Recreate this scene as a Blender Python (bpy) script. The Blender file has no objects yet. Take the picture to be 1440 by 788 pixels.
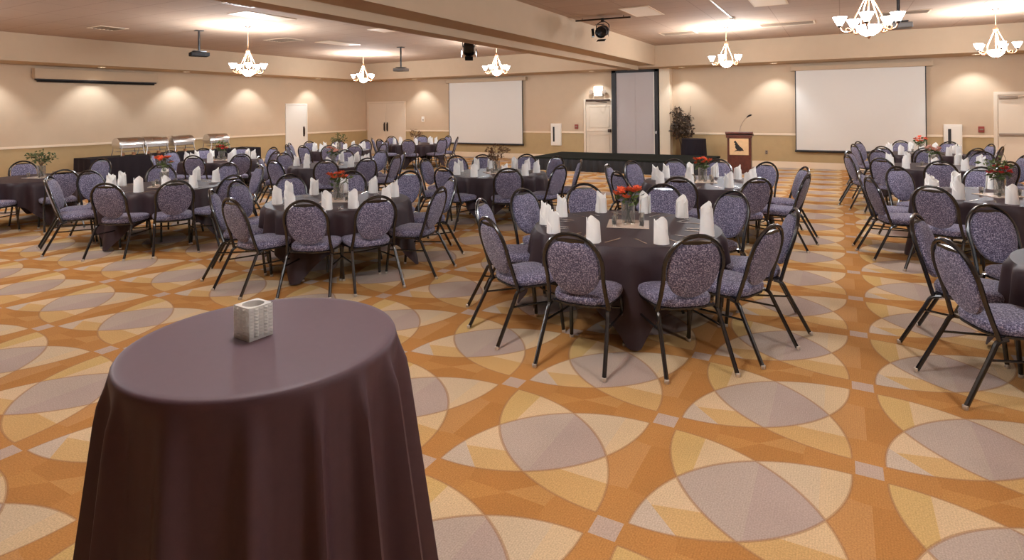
import bpy, bmesh, math, random
from mathutils import Vector, Matrix
random.seed(7)
PI = math.pi
scn = bpy.context.scene
COL = scn.collection

# ------------------------------------------------------------------ materials
def lin(c):
    return tuple((v/12.92 if v <= .04045 else ((v+.055)/1.055)**2.4) for v in (x/255 for x in c))

def mat(name, rgb, rough=.6, metal=0., spec=.5, noise=0., nscale=20., bump=0., bscale=200., sheen=0., trans=0., coat=0.):
    m = bpy.data.materials.new(name); m.use_nodes = True
    nt = m.node_tree; b = nt.nodes['Principled BSDF']; c = lin(rgb)
    b.inputs['Base Color'].default_value = (*c, 1)
    b.inputs['Roughness'].default_value = rough
    b.inputs['Metallic'].default_value = metal
    b.inputs['Specular IOR Level'].default_value = spec
    b.inputs['Sheen Weight'].default_value = sheen
    b.inputs['Coat Weight'].default_value = coat
    b.inputs['Transmission Weight'].default_value = trans
    tc = nt.nodes.new('ShaderNodeTexCoord')
    if noise:
        n = nt.nodes.new('ShaderNodeTexNoise'); n.inputs['Scale'].default_value = nscale; n.inputs['Detail'].default_value = 4
        nt.links.new(tc.outputs['Object'], n.inputs['Vector'])
        r = nt.nodes.new('ShaderNodeValToRGB')
        r.color_ramp.elements[0].position = .3; r.color_ramp.elements[1].position = .7
        r.color_ramp.elements[0].color = (*[v*(1-noise) for v in c], 1)
        r.color_ramp.elements[1].color = (*[min(1, v*(1+noise)) for v in c], 1)
        nt.links.new(n.outputs['Fac'], r.inputs['Fac']); nt.links.new(r.outputs['Color'], b.inputs['Base Color'])
    if bump:
        n2 = nt.nodes.new('ShaderNodeTexNoise'); n2.inputs['Scale'].default_value = bscale
        nt.links.new(tc.outputs['Object'], n2.inputs['Vector'])
        bp = nt.nodes.new('ShaderNodeBump'); bp.inputs['Strength'].default_value = bump; bp.inputs['Distance'].default_value = .004
        nt.links.new(n2.outputs['Fac'], bp.inputs['Height']); nt.links.new(bp.outputs['Normal'], b.inputs['Normal'])
    return m

def emis(name, rgb, s):
    m = bpy.data.materials.new(name); m.use_nodes = True
    b = m.node_tree.nodes['Principled BSDF']
    b.inputs['Base Color'].default_value = (*lin(rgb), 1); b.inputs['Roughness'].default_value = .4
    b.inputs['Emission Color'].default_value = (*lin(rgb), 1); b.inputs['Emission Strength'].default_value = s
    return m

M = {}
M['wall_up'] = mat('wall_cream_paint', (202, 174, 144), .8, noise=.02, nscale=3)
M['wall_low'] = mat('wall_olive_vinyl', (182, 153, 108), .7, noise=.03, nscale=6)
M['rail'] = mat('white_trim_paint', (232, 208, 178), .5)
M['soffit'] = mat('soffit_paint', (196, 168, 138), .85, noise=.02, nscale=3)
M['white'] = mat('white_enamel', (236, 224, 208), .45)
M['door'] = mat('door_cream_enamel', (226, 204, 178), .5, noise=.01, nscale=4)
M['black'] = mat('black_metal', (22, 19, 20), .28, spec=.7)
M['frame'] = mat('black_tube_enamel', (20, 17, 19), .25, spec=.8, coat=.3)
M['blackplastic'] = mat('black_plastic', (18, 15, 15), .7, spec=.2)
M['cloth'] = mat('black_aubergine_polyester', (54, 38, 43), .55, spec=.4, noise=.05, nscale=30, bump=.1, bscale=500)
M['cloth_lit'] = mat('aubergine_polyester_lit', (76, 52, 60), .58, spec=.45, noise=.04, nscale=30, bump=.08, bscale=500)  # lighter copy of the aubergine cloth, stronger light put into its colour
M['buffetcloth'] = mat('black_buffet_cloth', (36, 28, 34), .8, spec=.25, noise=.05, nscale=20)
M['skirt'] = mat('black_satin_skirt', (30, 29, 33), .4, spec=.5)
M['stage'] = mat('black_stage_carpet', (36, 38, 34), .95, spec=.1, noise=.2, nscale=40)
M['napkin'] = mat('white_linen', (252, 250, 246), .8, bump=.15, bscale=300)
M['steel'] = mat('polished_steel', (222, 220, 218), .26, metal=1.)
M['brass'] = mat('antique_copper', (196, 140, 104), .35, metal=.7)
M['iron'] = mat('dark_bronze', (70, 52, 42), .35, metal=.6)
M['shade'] = emis('lit_frosted_glass', (255, 247, 234), 9)
M['bowl'] = emis('lit_alabaster_glass', (255, 246, 230), 9)
M['lamp'] = emis('lit_downlight_lens', (255, 236, 205), 7.)
M['troffer'] = emis('lit_acrylic_panel', (226, 206, 186), .10)
M['screen'] = mat('matte_white_screen', (222, 213, 202), .85)
M['screenedge'] = mat('screen_black_border', (38, 32, 30), .6)
M['partition'] = mat('grey_partition_fabric', (186, 172, 166), .85, noise=.03, nscale=60)
M['mahogany'] = mat('mahogany_veneer', (92, 44, 30), .35, noise=.25, nscale=14)
M['maple'] = mat('maple_plaque', (222, 184, 138), .45, noise=.06, nscale=12)
M['ink'] = mat('engraved_black', (34, 24, 20), .6)
M['tile'] = mat('mirror_tile', (214, 196, 182), .12, spec=.7)
M['petal_o'] = mat('orange_petals', (232, 96, 52), .6, noise=.2, nscale=40)
M['petal_r'] = mat('red_petals', (196, 44, 40), .6, noise=.25, nscale=40)
M['petal_p'] = mat('pale_pink_petals', (226, 168, 150), .6, noise=.15, nscale=40)
M['leaf'] = mat('green_leaf', (78, 92, 44), .5, noise=.25, nscale=30)
M['leafdry'] = mat('autumn_leaf', (112, 74, 40), .6, noise=.35, nscale=30)
M['stem'] = mat('brown_twig', (92, 66, 40), .7)
M['ficus'] = mat('burgundy_green_leaf', (82, 62, 46), .5, noise=.45, nscale=9)
M['pot'] = mat('terracotta_pot', (120, 72, 50), .7)
M['vent'] = mat('grey_vent_metal', (150, 128, 108), .6)
M['red'] = mat('alarm_red', (150, 60, 48), .5)
M['grey'] = mat('grey_projector_case', (118, 108, 100), .45)
M['rubber'] = mat('nickel_foot_glide', (200, 186, 172), .3, metal=.6)

def glass(name, tint=(250, 250, 248), rough=.03, white=.0):
    m = bpy.data.materials.new(name); m.use_nodes = True; nt = m.node_tree
    b = nt.nodes['Principled BSDF']
    b.inputs['Base Color'].default_value = (*lin(tint), 1); b.inputs['Roughness'].default_value = rough
    b.inputs['IOR'].default_value = 1.45; b.inputs['Transmission Weight'].default_value = 1.
    if white:
        out = nt.nodes['Material Output']; d = nt.nodes.new('ShaderNodeBsdfDiffuse'); d.inputs['Color'].default_value = (.95, .93, .88, 1)
        t = nt.nodes.new('ShaderNodeBsdfTranslucent'); t.inputs['Color'].default_value = (.95, .93, .88, 1)
        a = nt.nodes.new('ShaderNodeAddShader'); mx = nt.nodes.new('ShaderNodeMixShader'); mx.inputs[0].default_value = white
        m2 = nt.nodes.new('ShaderNodeMixShader'); m2.inputs[0].default_value = .5
        nt.links.new(d.outputs[0], m2.inputs[1]); nt.links.new(t.outputs[0], m2.inputs[2])
        nt.links.new(b.outputs[0], mx.inputs[1]); nt.links.new(m2.outputs[0], mx.inputs[2])
        nt.links.new(mx.outputs[0], out.inputs['Surface']); m2.inputs[0].default_value = .3
    return m
M['glass'] = glass('clear_vase_glass', (246, 240, 232), .05, .12)
M['crystal'] = glass('pressed_crystal', (255, 254, 252), .03, .6)

# speckled upholstery
def fabric():
    m = bpy.data.materials.new('speckled_purple_blue_upholstery'); m.use_nodes = True; nt = m.node_tree; b = nt.nodes['Principled BSDF']
    tc = nt.nodes.new('ShaderNodeTexCoord')
    v = nt.nodes.new('ShaderNodeTexNoise'); v.inputs['Scale'].default_value = 115; v.inputs['Detail'].default_value = 2.5; v.inputs['Roughness'].default_value = .6
    nt.links.new(tc.outputs['Object'], v.inputs['Vector'])
    r = nt.nodes.new('ShaderNodeValToRGB'); e = r.color_ramp.elements
    e[0].position = .36; e[0].color = (*lin((60, 55, 76)), 1); e[1].position = .66; e[1].color = (*lin((190, 184, 204)), 1)
    x = e.new(.52); x.color = (*lin((106, 102, 131)), 1)
    nt.links.new(v.outputs['Fac'], r.inputs['Fac']); nt.links.new(r.outputs['Color'], b.inputs['Base Color'])
    b.inputs['Roughness'].default_value = .85; b.inputs['Sheen Weight'].default_value = .15
    bp = nt.nodes.new('ShaderNodeBump'); bp.inputs['Strength'].default_value = .2; bp.inputs['Distance'].default_value = .002
    nt.links.new(v.outputs['Fac'], bp.inputs['Height']); nt.links.new(bp.outputs['Normal'], b.inputs['Normal'])
    return m
M['fabric'] = fabric()

# ---- carpet: interlaced pointed lenses on a 1.03 m module
def carpet():
    m = bpy.data.materials.new('orange_geometric_carpet'); m.use_nodes = True; nt = m.node_tree; L = nt.links
    b = nt.nodes['Principled BSDF']; b.inputs['Roughness'].default_value = .95; b.inputs['Specular IOR Level'].default_value = .1
    tc = nt.nodes.new('ShaderNodeTexCoord'); sep = nt.nodes.new('ShaderNodeSeparateXYZ'); L.new(tc.outputs['Object'], sep.inputs[0])
    def op(o, *a):
        n = nt.nodes.new('ShaderNodeMath'); n.operation = o
        for i, x in enumerate(a):
            if isinstance(x, (int, float)): n.inputs[i].default_value = x
            else: L.new(x, n.inputs[i])
        return n.outputs[0]
    add = lambda a, c: op('ADD', a, c); sub = lambda a, c: op('SUBTRACT', a, c); mul = lambda a, c: op('MULTIPLY', a, c)
    gt = lambda a, c: op('GREATER_THAN', a, c); lt = lambda a, c: op('LESS_THAN', a, c); inv = lambda a: op('SUBTRACT', 1., a)
    ab = lambda a: op('ABSOLUTE', a); both = mul
    either = lambda a, c: op('MAXIMUM', a, c)
    P = 1.03
    fx = op('FRACT', op('DIVIDE', add(sep.outputs[0], .92), P)); fy = op('FRACT', op('DIVIDE', sub(sep.outputs[1], 3.47), P*.99))
    px = mul(sub(fx, .5), P); py = mul(sub(fy, .5), P)
    s = 1/math.sqrt(2)
    u = mul(sub(px, py), s); v = mul(add(px, py), s)
    h, half = .265, .62; R = (half*half+h*h)/(2*h)
    def edge(a): return sub(op('SQRT', op('MAXIMUM', sub(R*R, mul(a, a)), 0.)), R-h)
    d1 = sub(edge(u), ab(v)); d2 = sub(edge(v), ab(u))           # >0 inside each lens
    in1, in2 = gt(d1, 0.), gt(d2, 0.)
    grey = both(in1, in2)
    base = nt.nodes.new('ShaderNodeRGB'); base.outputs[0].default_value = (*lin((177, 125, 70)), 1); cur = base.outputs[0]
    def paint(mask, rgb):
        nonlocal cur
        mx = nt.nodes.new('ShaderNodeMix'); mx.data_type = 'RGBA'; L.new(mask, mx.inputs[0]); L.new(cur, mx.inputs[6])
        mx.inputs[7].default_value = (*lin(rgb), 1); cur = mx.outputs[2]
    ax, ay = ab(px), ab(py)
    paint(both(gt(ax, ay), gt(px, 0.)), (187, 138, 86))           # lighter half of the orange stars
    paint(both(gt(ay, ax), gt(u, .36)), (188, 140, 84))
    paint(both(gt(ay, ax), lt(u, -.36)), (186, 135, 77))
    # arcs that split the orange ground
    rc = op('SQRT', add(mul(sub(ax, .515), sub(ax, .515)), mul(sub(ay, .51), sub(ay, .51))))
    paint(both(lt(rc, .30), inv(either(in1, in2))), (183, 131, 75))
    # lens arms
    a1 = both(in1, inv(in2)); a2 = both(in2, inv(in1))
    tl = both(a1, lt(u, 0.)); br = both(a1, gt(u, 0.)); tr = both(a2, gt(v, 0.)); bl = both(a2, lt(v, 0.))
    paint(tl, (201, 168, 111)); paint(both(tl, gt(px, -.27)), (208, 181, 143))
    paint(br, (200, 162, 108)); paint(both(br, gt(py, -.22)), (209, 181, 142))
    paint(tr, (200, 179, 150)); paint(both(tr, gt(px, .30)), (206, 180, 144))
    paint(bl, (201, 165, 113)); paint(both(bl, gt(add(py, mul(px, -.25)), -.17)), (209, 183, 148))
    paint(both(bl, lt(v, -.46)), (193, 175, 156))
    paint(grey, (179, 162, 149)); paint(both(grey, gt(px, .02)), (175, 156, 146))
    # small grey squares at the module corners
    cx, cy = sub(.515, ax), sub(.51, ay)
    sq = both(lt(cx, .062), lt(cy, .058)); paint(sq, (185, 163, 148))
    # thin seams
    w = .0075
    out2 = inv(in2); out1 = inv(in1)
    seam = either(lt(ab(d1), w), lt(ab(d2), w))
    seam = both(seam, lt(op('MAXIMUM', ab(u), ab(v)), half))
    mx = nt.nodes.new('ShaderNodeMix'); mx.data_type = 'RGBA'; L.new(mul(seam, .6), mx.inputs[0]); L.new(cur, mx.inputs[6]); mx.inputs[7].default_value = (*lin((159, 117, 82)), 1); cur = mx.outputs[2]
    # woven fleck
    n = nt.nodes.new('ShaderNodeTexNoise'); n.inputs['Scale'].default_value = 130; n.inputs['Detail'].default_value = 2; L.new(tc.outputs['Object'], n.inputs['Vector'])
    wv = nt.nodes.new('ShaderNodeTexWave'); wv.inputs['Scale'].default_value = 28; wv.inputs['Distortion'].default_value = 2.; wv.inputs['Detail'].default_value = 1
    L.new(tc.outputs['Object'], wv.inputs['Vector'])
    n3 = nt.nodes.new('ShaderNodeTexNoise'); n3.inputs['Scale'].default_value = 2.2; L.new(tc.outputs['Object'], n3.inputs['Vector'])
    val = add(add(mul(sub(n.outputs['Fac'], .5), .8), mul(sub(wv.outputs['Fac'], .5), .06)), add(1., mul(sub(n3.outputs['Fac'], .5), .22)))
    hsv = nt.nodes.new('ShaderNodeHueSaturation'); L.new(cur, hsv.inputs['Color']); L.new(val, hsv.inputs['Value']); hsv.inputs['Saturation'].default_value = 1.0
    L.new(hsv.outputs[0], b.inputs['Base Color'])
    bp = nt.nodes.new('ShaderNodeBump'); bp.inputs['Strength'].default_value = .25; bp.inputs['Distance'].default_value = .003
    L.new(n.outputs['Fac'], bp.inputs['Height']); L.new(bp.outputs['Normal'], b.inputs['Normal'])
    return m
M['carpet'] = carpet()

def ceiltile():
    m = bpy.data.materials.new('acoustic_ceiling_tile'); m.use_nodes = True; nt = m.node_tree; L = nt.links; b = nt.nodes['Principled BSDF']
    b.inputs['Roughness'].default_value = .95
    tc = nt.nodes.new('ShaderNodeTexCoord')
    br = nt.nodes.new('ShaderNodeTexBrick'); br.offset = 0; br.inputs['Scale'].default_value = 1.
    br.inputs['Brick Width'].default_value = 1.22; br.inputs['Row Height'].default_value = .61; br.inputs['Mortar Size'].default_value = .008
    br.inputs['Color1'].default_value = (*lin((192, 164, 141)), 1); br.inputs['Color2'].default_value = (*lin((188, 159, 136)), 1); br.inputs['Mortar'].default_value = (*lin((168, 140, 118)), 1)
    L.new(tc.outputs['Object'], br.inputs['Vector']); L.new(br.outputs['Color'], b.inputs['Base Color'])
    n = nt.nodes.new('ShaderNodeTexNoise'); n.inputs['Scale'].default_value = 60; L.new(tc.outputs['Object'], n.inputs['Vector'])
    bp = nt.nodes.new('ShaderNodeBump'); bp.inputs['Strength'].default_value = .2; bp.inputs['Distance'].default_value = .004
    L.new(n.outputs['Fac'], bp.inputs['Height']); L.new(bp.outputs['Normal'], b.inputs['Normal'])
    return m
M['ceil'] = ceiltile()

# ------------------------------------------------------------------ helpers
def finish(name, bm, m, parent=None, smooth=True, loc=None, angle=40):
    me = bpy.data.meshes.new(name); bmesh.ops.recalc_face_normals(bm, faces=bm.faces[:])
    if smooth:
        lim = math.radians(angle)
        for e in bm.edges:
            e.smooth = not (len(e.link_faces) == 2 and e.calc_face_angle(0) > lim)
        for f in bm.faces: f.smooth = True
    bm.to_mesh(me); bm.free()
    for x in (m if isinstance(m, (list, tuple)) else [m]): me.materials.append(x)
    o = bpy.data.objects.new(name, me); COL.objects.link(o)
    if parent: o.parent = parent
    if loc: o.location = loc
    return o
def B(): return bmesh.new()
def tag(o, label=None, cat=None, group=None, kind=None):
    if label: o['label'] = label
    if cat: o['category'] = cat
    if group: o['group'] = group
    if kind: o['kind'] = kind
    return o
def thing(name, label, cat, loc=(0, 0, 0), rz=0, group=None):
    o = bpy.data.objects.new(name, None); COL.objects.link(o); o.empty_display_size = .1
    o.location = loc; o.rotation_euler = (0, 0, rz)
    return tag(o, label, cat, group)
def box(bm, x0, y0, z0, x1, y1, z1, bev=0, mi=0, mt=None):
    r = bmesh.ops.create_cube(bm, size=1.); vs = r['verts']
    for v in vs: v.co = Vector(((x0+x1)/2+v.co.x*(x1-x0), (y0+y1)/2+v.co.y*(y1-y0), (z0+z1)/2+v.co.z*(z1-z0)))
    if mt is not None:
        for v in vs: v.co = mt @ v.co
    fs = list({f for v in vs for f in v.link_faces})
    for f in fs: f.material_index = mi
    if bev:
        bmesh.ops.bevel(bm, geom=list({e for v in vs for e in v.link_edges}), offset=bev, segments=2, affect='EDGES', profile=.6)
def smoothpath(pts, n=5):
    P = [Vector(p) for p in pts]; out = []
    for i in range(len(P)-1):
        a, b, c, d = P[max(i-1, 0)], P[i], P[i+1], P[min(i+2, len(P)-1)]
        for k in range(n):
            t = k/n
            out.append(.5*((2*b)+(c-a)*t+(2*a-5*b+4*c-d)*t*t+(3*b-a-3*c+d)*t**3))
    out.append(P[-1]); return out
def tube(bm, pts, r, seg=8, closed=False, caps=True):
    P = [Vector(p) for p in pts]; n = len(P); rs = r if isinstance(r, (list, tuple)) else [r]*n
    rings = []; ref = None
    for i in range(n):
        if closed: t = P[(i+1) % n]-P[i-1]
        else: t = P[min(i+1, n-1)]-P[max(i-1, 0)]
        t.normalize()
        if ref is None:
            ref = Vector((0, 0, 1)) if abs(t.z) < .9 else Vector((1, 0, 0))
        nrm = (ref - t*ref.dot(t))
        if nrm.length < 1e-5: nrm = t.orthogonal()
        nrm.normalize(); ref = nrm; bi = t.cross(nrm)
        rings.append([bm.verts.new(P[i]+(nrm*math.cos(a)+bi*math.sin(a))*rs[i]) for a in (2*PI*k/seg for k in range(seg))])
    m = n if closed else n-1
    for i in range(m):
        A, Bq = rings[i], rings[(i+1) % n]
        for k in range(seg): bm.faces.new((A[k], A[(k+1) % seg], Bq[(k+1) % seg], Bq[k]))
    if caps and not closed:
        bm.faces.new(rings[0][::-1]); bm.faces.new(rings[-1])
def lathe(bm, prof, seg=24, c=(0, 0, 0), capb=True, capt=True, mi=0):
    rings = []
    for r, z in prof:
        rings.append([bm.verts.new((c[0]+r*math.cos(2*PI*k/seg), c[1]+r*math.sin(2*PI*k/seg), c[2]+z)) for k in range(seg)])
    for i in range(len(rings)-1):
        for k in range(seg):
            f = bm.faces.new((rings[i][k], rings[i][(k+1) % seg], rings[i+1][(k+1) % seg], rings[i+1][k])); f.material_index = mi
    if capb: bm.faces.new(rings[0][::-1]).material_index = mi
    if capt: bm.faces.new(rings[-1]).material_index = mi
def loft(bm, rings, cap=True):
    V = [[bm.verts.new(p) for p in r] for r in rings]; n = len(V[0])
    for i in range(len(V)-1):
        for k in range(n): bm.faces.new((V[i][k], V[i][(k+1) % n], V[i+1][(k+1) % n], V[i+1][k]))
    if cap:
        bm.faces.new(V[0][::-1]); bm.faces.new(V[-1])
def copytree(o, parent=None):
    c = o.copy(); COL.objects.link(c)
    if parent is not None:
        c.parent = parent; c.matrix_parent_inverse = o.matrix_parent_inverse.copy()
    for ch in list(o.children): copytree(ch, c)
    return c

# ------------------------------------------------------------------ camera
H = 1.85; YAW = math.radians(29.25); ROLL = math.radians(.62)
cam = bpy.data.objects.new('camera', bpy.data.cameras.new('camera')); COL.objects.link(cam)
cam.data.sensor_width = 36; cam.data.lens = 825/1440*36
cam.data.shift_y = (154.5-394)/1440; cam.data.clip_start = .05
cam.matrix_world = Matrix.Translation((0, 0, H)) @ Matrix.Rotation(YAW, 4, 'Z') @ Matrix.Rotation(PI/2, 4, 'X') @ Matrix.Rotation(-ROLL, 4, 'Z')
scn.camera = cam
def project(x, y, z):
    X = x*math.cos(YAW)+y*math.sin(YAW); Z = -x*math.sin(YAW)+y*math.cos(YAW)
    if Z < .1: return None
    return (720+825*X/Z, 154.5+825*(H-z)/Z-.0108*825*X/Z)

# ------------------------------------------------------------------ room
XL, XR, YB, YF = -18.4, 7.6, 19.55, -8.5
SOF, CEIL, SW = 3.15, 3.82, 1.25
def struct(name, bm, m, label, cat='room', smooth=False):
    return tag(finish(name, bm, m, smooth=smooth), label, cat, kind='structure')
bm = B(); box(bm, XL-.2, YF-.2, -.1, XR+.2, YB+.2, 0); struct('floor', bm, M['carpet'], 'orange and taupe carpet of interlaced pointed lenses', 'floor')
bm = B(); box(bm, XL-.2, YF-.2, CEIL, XR+.2, YB+.2, CEIL+.1); struct('ceiling', bm, M['ceil'], 'beige acoustic tile ceiling above the hall', 'ceiling')
def wall(name, x0, y0, x1, y1, label):
    bm = B(); box(bm, x0, y0, 0, x1, y1, 1.0, mi=1); box(bm, x0, y0, 1.0, x1, y1, CEIL+.1, mi=0)
    struct(name, bm, [M['wall_up'], M['wall_low']], label, 'wall')
wall('wall_left', XL-.2, YF, XL, YB, 'long left wall, cream above and olive below the rail')
wall('wall_back', XL-.2, YB, XR+.2, YB+.2, 'far wall holding both screens, cream above and olive below')
wall('wall_right', XR, YF, XR+.2, YB, 'right wall beyond the frame, cream above olive')
wall('wall_front', XL-.2, YF-.2, XR+.2, YF, 'wall behind the viewpoint, cream above olive')
# soffit ring
bm = B()
for a in ((XL, YF, XL+SW, YB), (XL+SW, YB-SW, XR, YB), (XR-SW, YF, XR, YB-SW), (XL+SW, YF, XR-SW, YF+SW)):
    box(bm, a[0], a[1], SOF, a[2], a[3], CEIL)
struct('trim_1', bm, M['soffit'], 'dropped cream soffit running around the ceiling edge', 'soffit')
# dividing beam with its partition track housing
bm = B(); box(bm, -6.15, YF+SW, SOF+.06, -5.08, YB-SW+.02, CEIL)
box(bm, -5.95, YF+SW, SOF-.07, -5.62, YB-SW+.02, SOF+.06)
struct('trim_2', bm, M['soffit'], 'long ceiling beam with partition track dividing the hall', 'beam')
# chair rails and baseboards, broken at the doors
bm = B()
for y0, y1 in ((YF, 15.22), (16.26, YB)):
    box(bm, XL, y0, .985, XL+.025, y1, 1.045, bev=.006)
struct('trim_3', bm, M['rail'], 'white chair rail along the left wall', 'rail')
bm = B()
for x0, x1 in ((-16.15, -7.98), (-4.85, 3.5), (4.6, XR)):
    box(bm, x0, YB-.025, .985, x1, YB, 1.045, bev=.006)
struct('trim_4', bm, M['rail'], 'white chair rail along the far wall', 'rail')
bm = B()
for y0, y1 in ((YF, 15.22), (16.26, YB)): box(bm, XL, y0, 0, XL+.02, y1, .17, bev=.005)
struct('baseboard_left', bm, M['rail'], 'white baseboard along the left wall', 'baseboard')
bm = B()
for x0, x1 in ((-16.15, -7.98), (-4.85, 3.5), (4.6, XR)): box(bm, x0, YB-.02, 0, x1, YB, .19, bev=.005)
struct('baseboard_back', bm, M['rail'], 'white baseboard along the far wall', 'baseboard')
bm = B(); box(bm, -5.2, YB-.34, 0, -4.86, YB, SOF); struct('trim_5', bm, M['rail'], 'pale pilaster right of the grey partition', 'pilaster')

def dframe(bm, x0, x1, z1, y, w=.07):
    for a in ((x0-w, x0, 0, z1+w), (x1, x1+w, 0, z1+w)): box(bm, a[0], y-.04, a[2], a[1], y, a[3], bev=.006)
    box(bm, x0, y-.04, z1, x1, y, z1+w, bev=.006)
# door_1 double doors
d = tag(thing('door_1', 'closed cream double doors at the far left corner', 'door', (-17.2, YB, 0)), kind='structure')
bm = B(); dframe(bm, -1.0, 1.0, 2.2, 0); finish('door_frame', bm, M['door'], d, False)
for s in (-1, 1):
    bm = B(); box(bm, min(.006*s, .99*s), -.03, .01, max(.006*s, .99*s), 0, 2.19, bev=.004); lf = finish('door_leaf', bm, M['door'], d, False)
    bm = B(); box(bm, .08*s-.035, -.045, .98, .08*s+.035, -.03, 1.36, bev=.004); tube(bm, [(.08*s, -.045, 1.03), (.08*s, -.085, 1.03), (.08*s, -.085, 1.3), (.08*s, -.045, 1.3)], .012)
    tag(finish('door_handle', bm, M['iron'], lf), 'dark push plate with pull bar')
# door_2 by the stage
d = tag(thing('door_2', 'cream panel door with push bar behind the stage', 'door', (-7.42, YB, 0)), kind='structure')
bm = B(); dframe(bm, -.5, .5, 2.12, 0, .08); finish('door_frame', bm, M['door'], d, False)
bm = B(); box(bm, -.49, -.03, .01, .49, 0, 2.11, bev=.004)
for z0, z1 in ((.2, .95), (1.2, 1.95)):
    for a in ((-.38, z0, .38, z0+.03), (-.38, z1-.03, .38, z1), (-.38, z0, -.35, z1), (.35, z0, .38, z1)): box(bm, a[0], -.042, a[1], a[2], -.03, a[3], bev=.004)
lf = finish('door_leaf', bm, M['door'], d, False)
bm = B(); box(bm, -.46, -.09, 1.06, .36, -.06, 1.11, bev=.008); box(bm, -.46, -.06, 1.05, -.4, -.03, 1.12); finish('push_bar', bm, M['door'], lf, False)
bm = B(); box(bm, .34, -.1, 1.03, .44, -.03, 1.14, bev=.01); tag(finish('latch_case', bm, M['iron'], lf, False), 'dark latch case')
bm = B(); box(bm, -.48, -.1, 2.12, .4, -.04, 2.19, bev=.008); tube(bm, [(-.1, -.09, 2.12), (.1, -.2, 2.09), (.3, -.05, 2.07)], .012); tag(finish('door_closer', bm, M['iron'], d), 'dark door closer')
# door_3 right
d = tag(thing('door_3', 'cream door with closer at the right edge', 'door', (4.05, YB, 0)), kind='structure')
bm = B(); dframe(bm, -.48, .48, 2.1, 0, .08); finish('door_frame', bm, M['door'], d, False)
bm = B(); box(bm, -.47, -.02, .01, .47, 0, 2.09, bev=.004); lf = finish('door_leaf', bm, M['door'], d, False)
bm = B(); box(bm, -.46, -.08, 1.04, .46, -.035, 1.1, bev=.008); box(bm, -.44, -.04, 1.05, -.38, -.02, 1.09); box(bm, .38, -.04, 1.05, .44, -.02, 1.09); tag(finish('push_bar', bm, M['vent'], lf, False), 'grey push bar')
bm = B(); box(bm, -.46, -.09, 2.0, -.08, -.02, 2.07, bev=.008); tube(bm, [(-.2, -.06, 2.03), (.05, -.14, 2.05), (.2, -.03, 2.1)], .01); tag(finish('door_closer', bm, M['vent'], lf), 'grey door closer')
# door_4 left wall
d = tag(thing('door_4', 'single white door in the left wall', 'door', (XL, 15.74, 0), -PI/2), kind='structure')
d.rotation_euler.z = PI/2
bm = B(); dframe(bm, -.46, .46, 2.12, 0, .06); finish('door_frame', bm, M['white'], d, False)
bm = B(); box(bm, -.455, -.03, .01, .455, 0, 2.115, bev=.004); lf = finish('door_leaf', bm, M['white'], d, False)
bm = B(); box(bm, .3, -.045, .9, .38, -.03, 1.28, bev=.004); tube(bm, [(.34, -.045, .96), (.34, -.085, .96), (.34, -.085, 1.22), (.34, -.045, 1.22)], .012); tag(finish('door_handle', bm, M['iron'], lf), 'dark pull plate')

# projection screens
def screen(name, label, xc, w, z0, z1, y):
    t = thing(name, label, 'screen', (xc, y, 0))
    bm = B(); box(bm, -w/2, -.006, z0+.03, w/2, .0, z1, mi=0)
    for s in (-1, 1): box(bm, s*w/2-.012, -.009, z0+.03, s*w/2+.012, .003, z1, mi=1)
    finish('screen_fabric', bm, [M['screen'], M['screenedge']], t, False)
    bm = B(); tube(bm, [(-w/2-.03, 0, z0), (w/2+.03, 0, z0)], .035, 10); tag(finish('weight_bar', bm, M['screenedge'], t), 'dark bottom bar')
    bm = B(); box(bm, -w/2-.12, -.07, z1, w/2+.16, .07, z1+.13, bev=.02); box(bm, -w/2-.13, -.075, z1-.005, -w/2-.08, .075, z1+.135, bev=.01); box(bm, w/2+.12, -.075, z1-.005, w/2+.17, .075, z1+.135, bev=.01)
    finish('roller_case', bm, M['soffit'], t, False)
screen('projection_screen', 'smaller white projection screen hanging left of the stage', -12.12, 3.36, .53, 2.95, YB-.1)
screen('projection_screen', 'large wide white projection screen right of the lectern', .43, 3.2, .53, 2.92, YB-.1)
t = thing('screen_case', 'long rolled-up screen case high on the left wall', 'screen case', (XL+.004, 8.82, 2.8))
bm = B(); box(bm, 0, -1.58, .0, .16, 1.58, .28, bev=.015); finish('case', bm, M['soffit'], t, False)
bm = B(); box(bm, .02, -1.54, -.035, .13, 1.54, .0, bev=.006); tag(finish('slot', bm, M['screenedge'], t, False), 'dark slot under the case')
bm = B(); tube(bm, [(.07, -1.5, -.055), (.07, 1.5, -.055)], .03, 8); tag(finish('weight_bar', bm, M['black'], t), 'black weight bar')

# grey partition in its black frame
t = thing('partition_panel', 'tall grey partition panel in a black frame behind stage', 'partition', (-6.0, YB-.3, 0))
bm = B(); box(bm, -.70, -.02, .02, .66, .1, 3.08, bev=.004); box(bm, -.02, -.026, .02, -.012, -.02, 3.08); finish('panel', bm, M['partition'], t, False)
bm = B(); box(bm, -.84, -.06, 0, -.68, .28, 3.18, bev=.008); box(bm, .64, -.06, 0, .76, .28, 3.18, bev=.008); box(bm, -.84, -.06, 3.06, .76, .28, 3.18, bev=.008)
tag(finish('frame', bm, M['screenedge'], t, False), 'black frame')
bm = B(); box(bm, .60, -.03, .02, .635, -.018, 3.06); finish('edge_strip', bm, M['white'], t, False)
bm = B(); box(bm, .66, -.085, 1.0, .72, -.06, 1.1, bev=.01); finish('latch', bm, M['steel'], t, False)

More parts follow.
